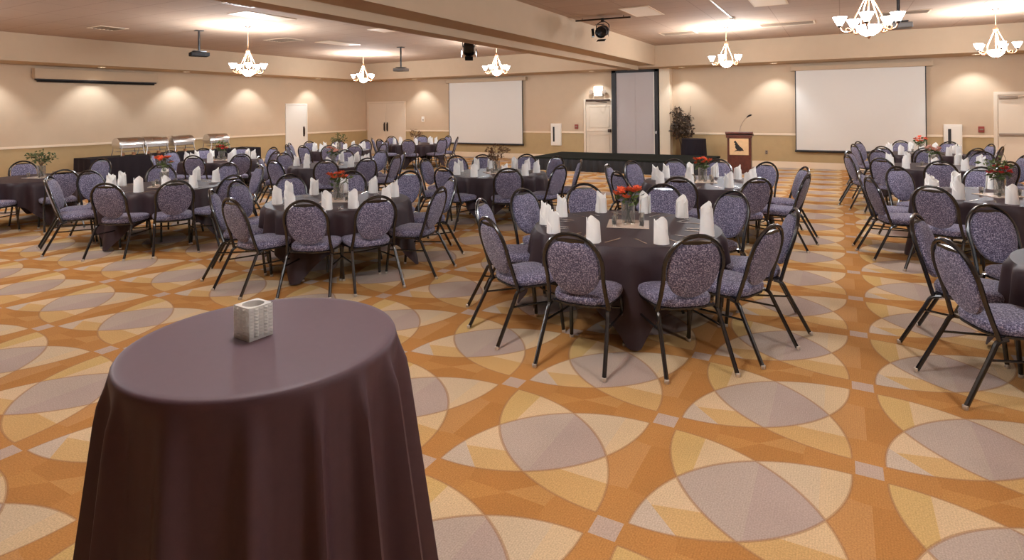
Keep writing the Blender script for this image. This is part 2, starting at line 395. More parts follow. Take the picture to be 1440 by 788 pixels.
# fittings on the walls
def extinguisher(x, label):
    t = thing('extinguisher_cabinet', label, 'cabinet', (x, YB, .53), group='white wall cabinets')
    bm = B(); box(bm, -.2, -.09, 0, .2, 0, .8, bev=.01); finish('case', bm, M['white'], t, False)
    bm = B(); box(bm, -.17, -.1, .04, .17, -.09, .76, bev=.005); dr = finish('door', bm, M['white'], t, False)
    bm = B(); box(bm, -.11, -.104, .14, -.04, -.0995, .68, bev=.002); tag(finish('window', bm, M['screenedge'], dr, False), 'dark narrow window')
extinguisher(-9.08, 'white wall cabinet with dark slot left of the stage')
extinguisher(2.62, 'white wall cabinet with dark slot right of wide screen')
def pull(x, z, label):
    t = thing('fire_alarm_pull', label, 'alarm', (x, YB, z))
    bm = B(); box(bm, -.065, -.045, -.08, .065, 0, .08, bev=.012); finish('case', bm, M['red'], t, False)
    bm = B(); box(bm, -.04, -.06, -.02, .04, -.045, .015, bev=.005); finish('handle', bm, M['vent'], t, False)
pull(-8.29, 1.22, 'small dark red alarm box left of the stage door'); pull(3.23, 1.2, 'small dark red alarm box left of the right door')
t = thing('wall_thermostat', 'small pale control on the wall beside double doors', 'thermostat', (-15.2, YB, 1.5))
bm = B(); box(bm, -.07, -.03, -.11, .07, 0, .11, bev=.01); finish('case', bm, M['white'], t, False)
bm = B(); lathe(bm, [(.03, 0), (.03, .02), (.024, .026)], 14)
for v in bm.verts: v.co = Vector((v.co.x+.02, -.03-v.co.z, v.co.y-.03))
finish('dial', bm, M['vent'], t)
t = thing('wall_outlet', 'small tan socket low on the wall right of lectern', 'socket', (-2.0, YB, .46))
bm = B(); box(bm, -.04, -.012, -.06, .04, 0, .06, bev=.004); finish('plate', bm, M['vent'], t, False)
for z in (-.025, .025):
    bm = B(); box(bm, -.016, -.016, z-.014, .016, -.012, z+.014, bev=.003); finish('receptacle', bm, M['iron'], t, False)
# exit sign with emergency lamps over the stage door
t = thing('exit_sign', 'white lit exit sign with two emergency lamps over stage door', 'sign', (-7.43, YB, 2.36))
bm = B(); box(bm, -.17, -.07, .06, .17, 0, .29, bev=.01); finish('case', bm, emis('lit_sign_face', (250, 236, 220), .22), t, False)
bm = B(); box(bm, -.16, -.09, -.07, .16, 0, .04, bev=.012); finish('battery_box', bm, M['white'], t, False)
for s in (-1, 1):
    bm = B(); tube(bm, [(s*.14, -.05, .0), (s*.22, -.06, .06)], .012); 
    n0 = len(bm.verts); lathe(bm, [(.03, 0), (.065, .05), (.07, .08)], 14)
    bm.verts.ensure_lookup_table()
    for v in bm.verts[n0:]: v.co = Vector((s*.24+v.co.x, -.05-v.co.z, .09+v.co.y))
    finish('lamp_head', bm, M['vent'], t)
def strokes(bm, x, z, h, segs):
    for a, b in segs:
        A = Vector((x+a[0]*h*.55, -.0715, z+a[1]*h)); C = Vector((x+b[0]*h*.55, -.0715, z+b[1]*h)); d = (C-A).normalized(); n_ = Vector((d.z, 0, -d.x))*.009
        V = [bm.verts.new(q+Vector((0, dy, 0))) for dy in (0, -.002) for q in (A-d*.005+n_, C+d*.005+n_, C+d*.005-n_, A-d*.005-n_)]
        bm.faces.new(V[4:]); 
        for q in range(4): bm.faces.new((V[q], V[(q+1) % 4], V[4+(q+1) % 4], V[4+q]))
bm = B(); LET = dict(E=[((0, 0), (0, 1)), ((0, 0), (1, 0)), ((0, .5), (.85, .5)), ((0, 1), (1, 1))], X=[((0, 0), (1, 1)), ((0, 1), (1, 0))], I=[((.5, 0), (.5, 1))], T=[((.5, 0), (.5, 1)), ((0, 1), (1, 1))])
for i, ch in enumerate('EXIT'): strokes(bm, -.125+.068*i, .12, .11, LET[ch])
tag(finish('lettering', bm, mat('pale_red_letters', (214, 160, 138), .5), t, False), 'pale red EXIT letters')

# ------------------------------------------------------------------ stage area
t = thing('stage', 'low black stage with pleated skirt in front of partition', 'stage', (-5.8, 17.25, 0))
bm = B(); box(bm, -2.55, -1.15, .34, 2.65, 1.1, .40, bev=.008); finish('deck', bm, M['stage'], t, False)
bm = B(); n = 260; pts = []
def skirtring(z, amp):
    out = []
    per = [(-2.54, 1.08), (-2.54, -1.14), (2.64, -1.14), (2.64, 1.08)]
    for a, c in ((0, 1), (1, 2), (2, 3)):
        A, C = Vector(per[a]), Vector(per[c]); L = (C-A).length; k = int(L/.055); nr = Vector(((C-A).y, -(C-A).x)).normalized()
        for i in range(k):
            p = A+(C-A)*(i/k)+nr*(amp*math.sin(i*PI/2)+amp)
            out.append((p.x, p.y, z))
    return out
R0 = skirtring(.345, .010); R1 = skirtring(.2, .022); R2 = skirtring(.005, .03)
V = [[bm.verts.new(p) for p in r] for r in (R0, R1, R2)]
for i in range(2):
    for k in range(len(R0)-1): bm.faces.new((V[i][k], V[i][k+1], V[i+1][k+1], V[i+1][k]))
finish('skirt', bm, M['skirt'], t)

t = thing('lectern', 'dark mahogany lectern with pale bird plaque', 'lectern', (-2.5, 17.62, 0), math.radians(4))
bm = B(); box(bm, -.31, -.24, .0, .31, .24, 1.02, bev=.01); box(bm, -.33, -.26, 0, .33, .26, .08, bev=.01); finish('body', bm, M['mahogany'], t, False)
bm = B(); mtx = Matrix.Translation((0, 0, 1.1)) @ Matrix.Rotation(math.radians(-8), 4, 'X'); box(bm, -.36, -.29, -.03, .36, .27, .03, bev=.012, mt=mtx); box(bm, -.34, -.27, 1.0, .34, .25, 1.08, bev=.006); finish('top', bm, M['mahogany'], t, False)
bm = B(); box(bm, -.25, -.262, .52, .25, -.24, .98, bev=.006); pq = tag(finish('plaque', bm, M['maple'], t, False), 'pale maple plaque')
# black bird emblem: a bird with raised wing and spread tail
bird = [(-.12, .15), (-.085, .165), (-.06, .12), (-.02, .06), (.03, .0), (.09, -.05), (.13, -.12), (.075, -.115), (.03, -.13), (-.02, -.12), (-.09, -.13), (-.125, -.145), (-.1, -.11), (-.05, -.09), (-.075, -.07), (-.1, -.02), (-.09, .03), (-.115, .05), (-.095, .09), (-.135, .12)]
bm = B(); f = [bm.verts.new((x, -.2625, .755+z)) for x, z in bird]; bk = [bm.verts.new((x, -.266, .755+z)) for x, z in bird]
nn = len(bird); bm.faces.new(f); bm.faces.new(bk[::-1])
for i in range(nn): bm.faces.new((f[i], bk[i], bk[(i+1) % nn], f[(i+1) % nn]))
tag(finish('bird_emblem', bm, M['ink'], pq, False), 'black bird emblem')
bm = B(); tube(bm, smoothpath([(.0, .05, 1.12), (.03, .0, 1.3), (.12, -.05, 1.47), (.22, -.09, 1.58), (.27, -.12, 1.62)], 6), .007, 6); mg = finish('microphone_gooseneck', bm, M['steel'], t)
bm = B(); tube(bm, [(.2, -.08, 1.565), (.24, -.1, 1.6), (.3, -.13, 1.63), (.33, -.15, 1.635)], [.014, .024, .026, .012], 8); tag(finish('microphone', bm, M['black'], mg), 'black microphone capsule')

def pleat_round(bm, R, ztop, zb, n, amp, flare, seg=None, mi=0):
    seg = seg or n*6; rings = []
    lv = [(0., 0.), (.05, .02), (.2, .12), (.45, .4), (.75, .75), (1., 1.)]
    for tz, k in lv:
        r = []
        for i in range(seg):
            a = 2*PI*i/seg; rr = R+flare*k+amp*min(1, k*1.3+.04)*math.cos(n*a+1.3*math.sin(2*a))
            r.append((rr*math.cos(a), rr*math.sin(a), ztop-(ztop-zb)*tz))
        rings.append(r)
    V = [[bm.verts.new(p) for p in r] for r in rings]
    for i in range(len(V)-1):
        for k in range(seg): bm.faces.new((V[i][k], V[i][(k+1) % seg], V[i+1][(k+1) % seg], V[i+1][k])).material_index = mi
    bm.faces.new(V[0][::-1])
t = thing('small_round_table', 'small round black-draped table behind the stage beside ficus', 'table', (-4.02, 18.8, 0))
bm = B(); lathe(bm, [(.36, .85), (.36, .875)], 32); lathe(bm, [(.035, .03), (.035, .85)], 12); lathe(bm, [(.26, 0), (.26, .02), (.05, .05)], 24); finish('pedestal', bm, M['black'], t)
bm = B(); pleat_round(bm, .365, .885, .01, 22, .012, .03); cl = tag(finish('tablecloth', bm, M['buffetcloth'], t), 'black pleated cloth')

# leafy plants
def leafy(bm, c, R, n, size, rz=1., mi=0, seed=1, flat=.0):
    rnd = random.Random(seed)
    for _ in range(n):
        while True:
            p = Vector((rnd.uniform(-1, 1), rnd.uniform(-1, 1), rnd.uniform(-1, 1)))
            if p.length < 1: break
        p = Vector((c[0]+p.x*R, c[1]+p.y*R, c[2]+p.z*R*rz))
        d = Vector((rnd.gauss(0, 1), rnd.gauss(0, 1), rnd.gauss(-.2, .7))).normalized(); s = d.orthogonal().normalized(); s = (s*math.cos(rnd.random()*6)+d.cross(s)*math.sin(rnd.random()*6))
        L = size*rnd.uniform(.7, 1.3); w = L*.26; up = d.cross(s)*L*.08
        v = [bm.verts.new(q) for q in (p, p+d*L*.45+s*w+up, p+d*L, p+d*L*.45-s*w+up)]; m_ = bm.verts.new(p+d*L*.5)
        for q in ((0, 1), (1, 2), (2, 3), (3, 0)): bm.faces.new((v[q[0]], v[q[1]], m_)).material_index = mi
t = thing('potted_ficus', 'bushy dark ficus plant in pot beside the partition', 'plant', (-4.48, 19.2, 0))
bm = B(); lathe(bm, [(.12, 0), (.16, .26), (.175, .26), (.175, .3), (.15, .3), (.14, .27)], 20, capt=False); lathe(bm, [(.0, .265), (.145, .265)], 20, capb=False, capt=False); finish('pot', bm, M['pot'], t)
bm = B()
for i in range(9):
    a = i*2.4; tube(bm, smoothpath([(0.02*math.cos(a), .02*math.sin(a), .25), (.05*math.cos(a), .05*math.sin(a), .7), (.18*math.cos(a), .14*math.sin(a), 1.2), (.3*math.cos(a), .2*math.sin(a), 1.35+.07*i)], 4), [.012*(1-.04*k) for k in range(13)], 5)
finish('stem', bm, M['stem'], t)
bm = B(); leafy(bm, (-.02, -.05, 1.35), .28, 460, .1, 1.35, seed=3); leafy(bm, (.12, -.05, 1.12), .27, 320, .1, .95, seed=4); leafy(bm, (-.12, -.05, 1.08), .2, 160, .1, .9, seed=14); leafy(bm, (-.15, 0, 1.72), .17, 110, .1, 1., seed=5); leafy(bm, (.2, 0, 1.5), .16, 90, .1, .9, seed=6)
finish('foliage', bm, M['ficus'], t, False)

# ------------------------------------------------------------------ chairs
SL = math.sin(math.radians(17)); CL = math.cos(math.radians(17))
def bk(x, l, off=0.):           # point on the tilted back plane (l measured along it), off = forward
    return Vector((x, -.185-(l-.42)*SL+off*CL, .42+(l-.42)*CL+off*SL))
def make_chair():
    t = thing('banquet_chair', 'x', 'chair')
    # seat cushion
    bm = B(); rings = []
    def ring(s, z):
        r = []
        for k in range(28):
            a = 2*PI*k/28; ca, sa = math.cos(a), math.sin(a)
            x = math.copysign(abs(ca)**.55, ca); y = math.copysign(abs(sa)**.55, sa)
            wd = .215+.018*y
            r.append((x*wd*s, .02+y*.225*s, z))
        return r
    loft(bm, [ring(.80, .418), ring(.96, .421), ring(1., .438), ring(1.01, .455), ring(.985, .475), ring(.9, .488), ring(.6, .497), ring(.25, .5)])
    finish('seat', bm, M['fabric'], t)
    # back cushion
    bm = B(); rings = []
    def oring(s, off):
        r = []
        for k in range(36):
            a = 2*PI*k/36; ca, sa = math.cos(a), math.sin(a)
            x = math.copysign(abs(ca)**.92, ca)*.183*(1+.05*sa)*s
            l = .712+math.copysign(abs(sa)**.9, sa)*.222*s
            if sa > 0: l -= .03*math.exp(-(x/.07)**2)*s
            r.append(bk(x, l, off))
        return r
    loft(bm, [oring(.5, -.022), oring(.82, -.019), oring(.96, -.011), oring(1., .004), oring(.98, .022), oring(.88, .034), oring(.55, .042), oring(.2, .044)])
    finish('backrest', bm, M['fabric'], t)
    # bent tube around the back
    bm = B(); P = [bk(-.214, .40), bk(-.203, .5), bk(-.198, .62)]
    for k in range(15):
        a = PI-PI*k/14; P.append(bk(.205*math.cos(a), .735+.232*math.sin(a)))
    P += [bk(.198, .62), bk(.203, .5), bk(.214, .40)]
    tube(bm, P, .015, 8); finish('back_frame', bm, M['frame'], t)
    bm = B(); pts = []
    for k in range(13):
        x = -.1+.2*k/12; pts.append((x, .902+.0*x+1.2*x*x))
    top = [bm.verts.new(bk(x, l+.022*(1-(x/.1)**2)+.004, -.006)) for x, l in pts]; bot = [bm.verts.new(bk(x, l-.004, -.006)) for x, l in pts]
    top2 = [bm.verts.new(bk(x, l+.022*(1-(x/.1)**2)+.004, .008)) for x, l in pts]; bot2 = [bm.verts.new(bk(x, l-.004, .008)) for x, l in pts]
    for k in range(12):
        bm.faces.new((top[k], top[k+1], bot[k+1], bot[k])); bm.faces.new((top2[k], top2[k+1], bot2[k+1], bot2[k]))
        bm.faces.new((top[k], top[k+1], top2[k+1], top2[k])); bm.faces.new((bot[k], bot[k+1], bot2[k+1], bot2[k]))
    finish('handle', bm, M['frame'], t)
    # seat frame ring
    bm = B(); pr = [(p[0]*.93, p[1]*.93, .409) for p in ring(1., 0)]; tube(bm, pr, .011, 6, closed=True); box(bm, -.19, -.18, .405, .19, .22, .417); finish('seat_frame', bm, M['frame'], t)
    for s in (-1, 1):
        bm = B(); tube(bm, smoothpath([(.205*s, -.13, .405), (.21*s, -.19, .385), (.218*s, -.235, .3), (.24*s, -.385, .012)], 4), .0145, 8); lg = finish('leg', bm, M['frame'], t)
        bm = B(); lathe(bm, [(.015, 0), (.0165, .004), (.0165, .022), (.013, .026)], 10, (.2415*s, -.389, 0)); finish('foot_glide', bm, M['rubber'], lg)
        bm = B(); tube(bm, smoothpath([(.185*s, .14, .405), (.19*s, .19, .385), (.195*s, .205, .3), (.205*s, .235, .012)], 4), .0145, 8); lg = finish('leg', bm, M['frame'], t)
        bm = B(); lathe(bm, [(.015, 0), (.0165, .004), (.0165, .022), (.013, .026)], 10, (.2055*s, .236, 0)); finish('foot_glide', bm, M['rubber'], lg)
        bm = B(); tube(bm, [(.219*s, -.245, .285), (.197*s, .21, .265)], .008, 6); finish('stretcher', bm, M['frame'], t)
    bm = B(); tube(bm, smoothpath([(-.196, .205, .3), (0, .2, .285), (.196, .205, .3)], 4), .008, 6); finish('stretcher', bm, M['frame'], t)
    return t
chair0 = make_chair(); used = []
def first_or_copy(proto):
    if not proto.get('placed'):
        proto['placed'] = True; return proto
    c = copytree(proto)
    return c

ORD = ['leftmost', 'second from left', 'third from left', 'fourth from left', 'fifth from left', 'sixth from left', 'seventh from left', 'eighth from left']
DESC = dict(T1='the large front centre table', T2='the front table behind the cocktail table', T3='the front-row table with orange lilies',
            T4='the bare table at far left', T5='the table before the chafing dishes', T6='the middle table with pale pink flowers',
            T7='the table before the left wall door', T8='the farthest table by the double doors', T9='the table below the smaller screen',
            T10='the table before the lectern', T11='the right table with red flowers', T12='the second right table from the front',
            T13='the farthest table below the wide screen', T14='the cropped table at right edge')
TAB = dict(T1=(-1.75, 5.26), T2=(-5.4, 5.25), T3=(-8.9, 5.15), T4=(-12.15, 4.9), T5=(-12.5, 8.55), T6=(-9.1, 8.7), T7=(-12.45, 12.15), T8=(-12.3, 15.4),
           T9=(-5.22, 8.75), T10=(-1.78, 8.9), T11=(1.65, 8.95), T12=(1.43, 12.7), T13=(1.58, 16.1), T14=(1.88, 5.27))
CH = dict(T1=[273, 308, 338, 11, 57, 90, 129, 161, 197, 237], T2=[197, 232, 269, 303, 332, 7, 50, 91, 129, 163], T3=[198, 226, 254, 304, 335, 5, 70, 108, 152],
          T4=[350, 305, 168, 116], T5=[197, 233, 269, 305, 341, 17, 53, 89, 125, 161], T6=[183, 225, 270, 310, 343, 15, 48, 88, 125],
          T7=[209, 243, 276, 305, 333, 10, 60, 100, 138, 172], T8=[212, 255, 300, 345, 30, 75, 120, 165], T9=[156, 187, 228, 265, 309, 345, 25, 65, 95, 131],
          T10=[120, 90, 57, 152, 183, 228, 268, 309, 345, 24], T11=[52, 87, 132, 168, 200, 236, 300], T12=[160, 196, 232, 268, 304, 340, 16, 52, 88, 124],
          T13=[200, 235, 266, 305, 340, 20, 60, 100, 150], T14=[123, 164, 204])
CW = math.radians(-71)
NAP = {k: [a+random.uniform(-4, 4) for a in v] for k, v in CH.items()}
NAP['T1'] = [268, 311, 352, 26, 61, 93, 128, 166, 199, 231]
NAP['T8'] = [a+10 for a in CH['T8']]
NAP['T11'] = [52, 87, 120, 160, 196, 228, 268]
NAP['T4'] = []; NAP['T14'] = []
NEARAZ = {k: math.atan2(-y, -x) for k, (x, y) in TAB.items()}
def ranked(k, items):
    """items: list of azimuths (deg); gives (az, side, rank word) from the left as seen from the front of the hall."""
    x, y = TAB[k]; near, far = [], []
    for a in items:
        r = math.radians(a); q = project(x+1.1*math.cos(r), y+1.1*math.sin(r), .6)
        (near if math.cos(r-NEARAZ[k]) > 0 else far).append((q[0] if q else 9999, a))
    out = []
    for side, l in (('near', near), ('far', far)):
        l.sort()
        for i, (_, a) in enumerate(l):
            out.append((a, side, ('rightmost' if i == len(l)-1 and i > 0 else ORD[i])))
    return out
rnd = random.Random(11)
for k in CH:
    x, y = TAB[k]
    for a, side, word in ranked(k, CH[k]):
        r = math.radians(a); rad = 1.075+rnd.uniform(-.03, .04)
        c = first_or_copy(chair0)
        c.location = (x+rad*math.cos(r), y+rad*math.sin(r), 0); c.rotation_euler = (0, 0, r+PI/2+math.radians(rnd.uniform(-6, 6))); c.scale = (1.075, 1.03, 1.03)
        c['label'] = 'blue banquet chair, %s, %s side of %s' % (word, side, DESC[k]); c['category'] = 'chair'; c['group'] = 'banquet chairs around ' + DESC[k]

# ------------------------------------------------------------------ round tables and cloths
def make_table():
    t = thing('round_banquet_table', 'x', 'table')
    bm = B(); lathe(bm, [(.815, .722), (.822, .727), (.822, .745), (.815, .75)], 48); finish('tabletop', bm, M['mahogany'], t)
    for s in (-1, 1):
        bm = B(); tube(bm, smoothpath([(-.3, .32*s, .72), (-.3, .34*s, .35), (-.34, .38*s, .012)], 4), .014, 8); tube(bm, smoothpath([(.3, .32*s, .72), (.3, .34*s, .35), (.34, .38*s, .012)], 4), .014, 8)
        tube(bm, [(-.3, .335*s, .4), (.3, .335*s, .4)], .011, 6); finish('leg_frame', bm, M['frame'], t)
    return t
def make_cloth(seed):
    rn = random.Random(seed); R = .832; a = 1.17; seg = 240; bm = B(); rows = []
    n = 20; ph = rn.uniform(-.3, .3)
    def hem(th):
        q = ((th+PI/4) % (PI/2))-PI/4      # angle from the nearest side middle (sides at 45 deg off the corners)
        return q
    for j in range(12):
        f = j/11; ring = []
        for i in range(seg):
            th = 2*PI*i/seg
            q = ((th) % (PI/2))-PI/4                        # corners at th = 0, 90 ...
            rm = min(a/max(.5, math.cos(q)), R+.752)
            s = (rm-R)*f
            amp = .055*(s/.75)**.8+.010*(s > .02)
            fold = math.cos(n*th+.5*math.sin(3*th+ph)+ph*2)
            corner = max(0, math.cos(4*th))
            rr = R+.012+min(s, .04)*.5+amp*(fold*(1-.6*corner)+.5)+.10*corner*(s/.75)**1.2-.05*(s/.75)*(1-corner)*.2
            ring.append(bm.verts.new((rr*math.cos(th), rr*math.sin(th), max(.006, .758-s*.985))))
        rows.append(ring)
    for j in range(11):
        for i in range(seg): bm.faces.new((rows[j][i], rows[j][(i+1) % seg], rows[j+1][(i+1) % seg], rows[j+1][i]))
    inner = [bm.verts.new(((R-.012)*math.cos(2*PI*i/seg), (R-.012)*math.sin(2*PI*i/seg), .7605)) for i in range(seg)]
    for i in range(seg): bm.faces.new((inner[i], inner[(i+1) % seg], rows[0][(i+1) % seg], rows[0][i]))
    bm.faces.new(inner)
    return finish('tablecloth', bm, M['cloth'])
table0 = make_table(); cloths = [make_cloth(1), make_cloth(2), make_cloth(3)]; cu = [False]*3
CROT = dict(T4=math.radians(-12), T14=math.radians(-25))
for i, k in enumerate(TAB):
    x, y = TAB[k]; t = first_or_copy(table0); t.location = (x, y, 0); t.rotation_euler = (0, 0, rnd.uniform(0, 3))
    t['label'] = 'round folding table under black cloth, %s' % DESC[k]; t['category'] = 'table'; t['group'] = 'round banquet tables'
    j = i % 3; c = cloths[j]
    if cu[j]: c = c.copy(); COL.objects.link(c)
    cu[j] = True
    c.location = (x, y, 0); c.rotation_euler = (0, 0, CROT.get(k, CW+rnd.uniform(-.06, .06)))
    tag(c, 'dark aubergine square cloth draped over %s' % DESC[k], 'tablecloth', 'cloths on the round tables')

# napkins: a standing folded cone with a peaked, overlapping front
def make_napkin(seed):
    rn = random.Random(seed); bm = B()
    def sheet(off, tops, r0, r1, a0, a1, n=10):
        inn, out = [], []
        for i in range(n+1):
            u = i/n; a = a0+(a1-a0)*u
            h = tops(u)
            for lst, d in ((inn, 0.), (out, .006)):
                col = []
                for q in (0, .5, 1.):
                    rr = r0+(r1-r0)*q+d+off
                    col.append(bm.verts.new((rr*math.cos(a), .8*rr*math.sin(a), h*q)))
                lst.append(col)
        for i in range(n):
            for q in range(2):
                bm.faces.new((out[i][q], out[i+1][q], out[i+1][q+1], out[i][q+1])); bm.faces.new((inn[i][q], inn[i+1][q], inn[i+1][q+1], inn[i][q+1]))
            bm.faces.new((inn[i][2], out[i][2], out[i+1][2], inn[i+1][2])); bm.faces.new((inn[i][0], out[i][0], out[i+1][0], inn[i+1][0]))
        for i in (0, n):
            for q in range(2): bm.faces.new((inn[i][q], out[i][q], out[i][q+1], inn[i][q+1]))
    k = rn.uniform(.4, .6)
    sheet(0, lambda u: .145+.085*(1-abs(u-k)/max(k, 1-k)), .052, .044, -1.9, 1.9)
    sheet(.008, lambda u: .20*(1-.7*u), .052, .047, -1.5, .9)
    sheet(-.014, lambda u: .14+.05*u, .052, .040, PI-1.5, PI+1.5, 8)
    return finish('folded_napkin', bm, M['napkin'], angle=30)
naps = [make_napkin(s) for s in range(4)]; nu = [False]*4
# cutlery
def make_fork():
    bm = B()
    prof = [(-.095, .006), (-.085, .010), (-.03, .005), (.03, .0045), (.045, .008), (.055, .012), (.065, .0125)]
    V = []
    for yy, w in prof: V.append([bm.verts.new((sx*w, yy, z)) for sx, z in ((-1, .001), (1, .001), (1, .0035), (-1, .0035))])
    for i in range(len(V)-1):
        for q in range(4): bm.faces.new((V[i][q], V[i][(q+1) % 4], V[i+1][(q+1) % 4], V[i+1][q]))
    bm.faces.new(V[0]); bm.faces.new(V[-1])
    for q in range(4):
        xx = -.0105+.007*q; box(bm, xx-.0018, .064, .001, xx+.0018, .1, .0035)
    return finish('fork', bm, M['steel'])
def make_knife():
    bm = B(); prof = [(-.11, .006, 0), (-.1, .009, 0), (-.02, .006, 0), (-.005, .005, 0), (.0, .009, .002), (.07, .010, .001), (.1, .007, -.002), (.115, .001, -.006)]; V = []
    for yy, w, o in prof: V.append([bm.verts.new((o+sx*w, yy, z)) for sx, z in ((-1, .001), (1, .001), (1, .0032), (-1, .0032))])
    for i in range(len(V)-1):
        for q in range(4): bm.faces.new((V[i][q], V[i][(q+1) % 4], V[i+1][(q+1) % 4], V[i+1][q]))
    bm.faces.new(V[0]); bm.faces.new(V[-1])
    return finish('knife', bm, M['steel'])
fork0, knife0 = make_fork(), make_knife()
def one(proto):
    if proto.get('placed'):
        c = proto.copy(); COL.objects.link(c); return c
    proto['placed'] = True; return proto
ZT = .761
for k in NAP:
    x, y = TAB[k]
    rn_ = .74 if k == 'T1' else .68
    for a, side, word in ranked(k, NAP[k]):
        r = math.radians(a); j = rnd.randrange(4); c = naps[j]
        if nu[j]: c = c.copy(); COL.objects.link(c)
        nu[j] = True
        rr = rn_+rnd.uniform(-.02, .02)
        c.location = (x+rr*math.cos(r), y+rr*math.sin(r), ZT); c.rotation_euler = (0, 0, r+rnd.uniform(-.5, .5)); c.scale = (1.15, 1.25, 1.0)
        tag(c, 'white folded napkin, %s, %s side of %s' % (word, side, DESC[k]), 'napkin', 'napkins on ' + DESC[k])
        if k in ('T1', 'T2', 'T3', 'T9', 'T10', 'T11'):
            for p0, lb, dt, nm in ((fork0, 'steel fork', -.14, 'fork'), (knife0, 'steel knife', .13, 'knife')):
                o = one(p0); th = r+dt/.68; r2 = .64
                o.location = (x+r2*math.cos(th), y+r2*math.sin(th), ZT); o.rotation_euler = (0, 0, r+PI/2+rnd.uniform(-.3, .3))
                tag(o, '%s, %s, %s side of %s' % (lb, word, side, DESC[k]), nm, lb+'s on '+DESC[k])

# centrepieces: mirror tile, glass vase, flowers, small candle glasses
def make_tile():
    bm = B(); box(bm, -.19, -.19, 0, .19, .19, .008, bev=.002); return finish('mirror_tile', bm, M['tile'], smooth=False)
def make_vase():
    t = thing('glass_vase', 'x', 'vase')
    bm = B(); lathe(bm, [(.056, 0), (.06, .004), (.062, .2), (.058, .2), (.056, .015), (.0, .015)], 20, capt=False); finish('body', bm, M['glass'], t)
    bm = B()
    for i in range(7): tube(bm, [(.03*math.cos(i), .03*math.sin(i), .018), (.04*math.cos(i+2.6), .04*math.sin(i+2.6), .19)], .003, 5)
    tag(finish('stems', bm, M['leaf'], t), 'green stems inside'); return t
def make_candle():
    t = thing('candle_glass', 'x', 'candle holder')
    bm = B(); lathe(bm, [(.018, 0), (.02, .003), (.024, .085), (.022, .085), (.018, .01), (0, .01)], 14, capt=False); finish('glass', bm, M['glass'], t)
    bm = B(); lathe(bm, [(.016, .011), (.016, .045), (.003, .046), (.002, .056)], 12); finish('candle', bm, M['napkin'], t); return t
tile0, vase0, candle0 = make_tile(), make_vase(), make_candle()
def bloom(bm, c, R, seed, mi=0):
    rn = random.Random(seed); n = 6
    ax = Vector((rn.uniform(-.6, .6), rn.uniform(-.6, .6), 1)).normalized(); s0 = ax.orthogonal().normalized(); s1 = ax.cross(s0)
    C0 = Vector(c)
    for layer, (L, up, m_) in enumerate(((R, .45, n), (R*.7, .9, n-1))):
        for k in range(m_):
            a = 2*PI*k/m_+layer*.5; d = (s0*math.cos(a)+s1*math.sin(a)); side = ax.cross(d)
            v = [bm.verts.new(q) for q in (C0, C0+d*L*.5+side*L*.3+ax*L*up*.7, C0+d*L+ax*L*up, C0+d*L*.5-side*L*.3+ax*L*up*.7)]
            mid = bm.verts.new(C0+d*L*.52+ax*L*up*.45)
            for q in ((0, 1), (1, 2), (2, 3), (3, 0)): bm.faces.new((v[q[0]], v[q[1]], mid)).material_index = mi
def bouquet(k, label, kind, seed, lift):
    x, y = TAB[k]; t = thing('flower_bouquet', label, 'flowers', (x, y, ZT+.0), 0, None); rn = random.Random(seed)
    if kind in ('o', 'r', 'p'):
        nb = dict(o=9, r=11, p=9)[kind]; cs = []
        for i in range(nb):
            bm = B(); a = i*2.4+seed; rr = .03+.085*math.sqrt(i/nb); z = lift+.07-.5*rr+rn.uniform(-.02, .06); cs.append((rr*math.cos(a), rr*math.sin(a), z))
            bloom(bm, cs[-1], .055 if kind != 'r' else .045, seed*50+i)
            finish('bloom', bm, M['petal_'+kind], t, False)
        bm = B()
        for c in cs: tube(bm, [(c[0]*.15, c[1]*.15, .21), (c[0]*.6, c[1]*.6, (.21+c[2])/2), c], .003, 5)
        finish('stems', bm, M['leaf'], t)
        bm = B(); leafy(bm, (0, 0, lift), .12, 40, .07, .6, seed=seed)
        if kind == 'r': leafy(bm, (-.02, 0, lift+.12), .16, 70, .06, .5, seed=seed+1)
        finish('leaves', bm, M['leaf'], t, False)
        if kind == 'r':
            bm = B(); tube(bm, smoothpath([(.02, 0, .2), (.06, 0, lift+.15), (.03, .02, lift+.28), (.06, .0, lift+.36)], 5), [.004-.0002*q for q in range(16)], 5); tag(finish('twig', bm, M['stem'], t), 'tall brown twig')
    else:
        bm = B(); tips = []
        for i in range(11):
            a = i*2.4+seed; rr = .1+.12*rn.random(); z = lift+rn.uniform(.0, .2); tips.append((rr*math.cos(a), rr*math.sin(a), z))
            tube(bm, smoothpath([(.01*math.cos(a), .01*math.sin(a), .19), (rr*.4*math.cos(a), rr*.4*math.sin(a), .5*(.19+z)+.03), tips[-1]], 4), .0035, 5)
        finish('stems', bm, M['stem'], t)
        bm = B()
        for i, c in enumerate(tips): leafy(bm, c, .05, 14, .05, 1., seed=seed*9+i); leafy(bm, (c[0]*.6, c[1]*.6, (c[2]+.2)/2), .04, 6, .045, 1., seed=seed*7+i)
        finish('leaves', bm, M['leafdry'] if kind == 'w' else M['leaf'], t, False)
    return t
CP = dict(T1=('o', 'orange-red lilies in the vase on'), T2=('o', 'small orange bouquet in the vase on'), T3=('o', 'tall orange lilies in the vase on'), T4=('g', 'sparse green twigs in the vase on'),
          T5=('r', 'red and coral bouquet on'), T6=('p', 'pale pink bouquet on'), T7=('g', 'sparse twigs on'), T8=('w', 'brown twigs and leaves on'), T9=('w', 'spreading orange-brown autumn twigs on'),
          T10=('o', 'coral orange bouquet on'), T11=('r', 'red blooms with leaves and tall twig on'), T12=('p', 'muted pink bouquet on'), T13=('o', 'orange bouquet with a leaf on'))
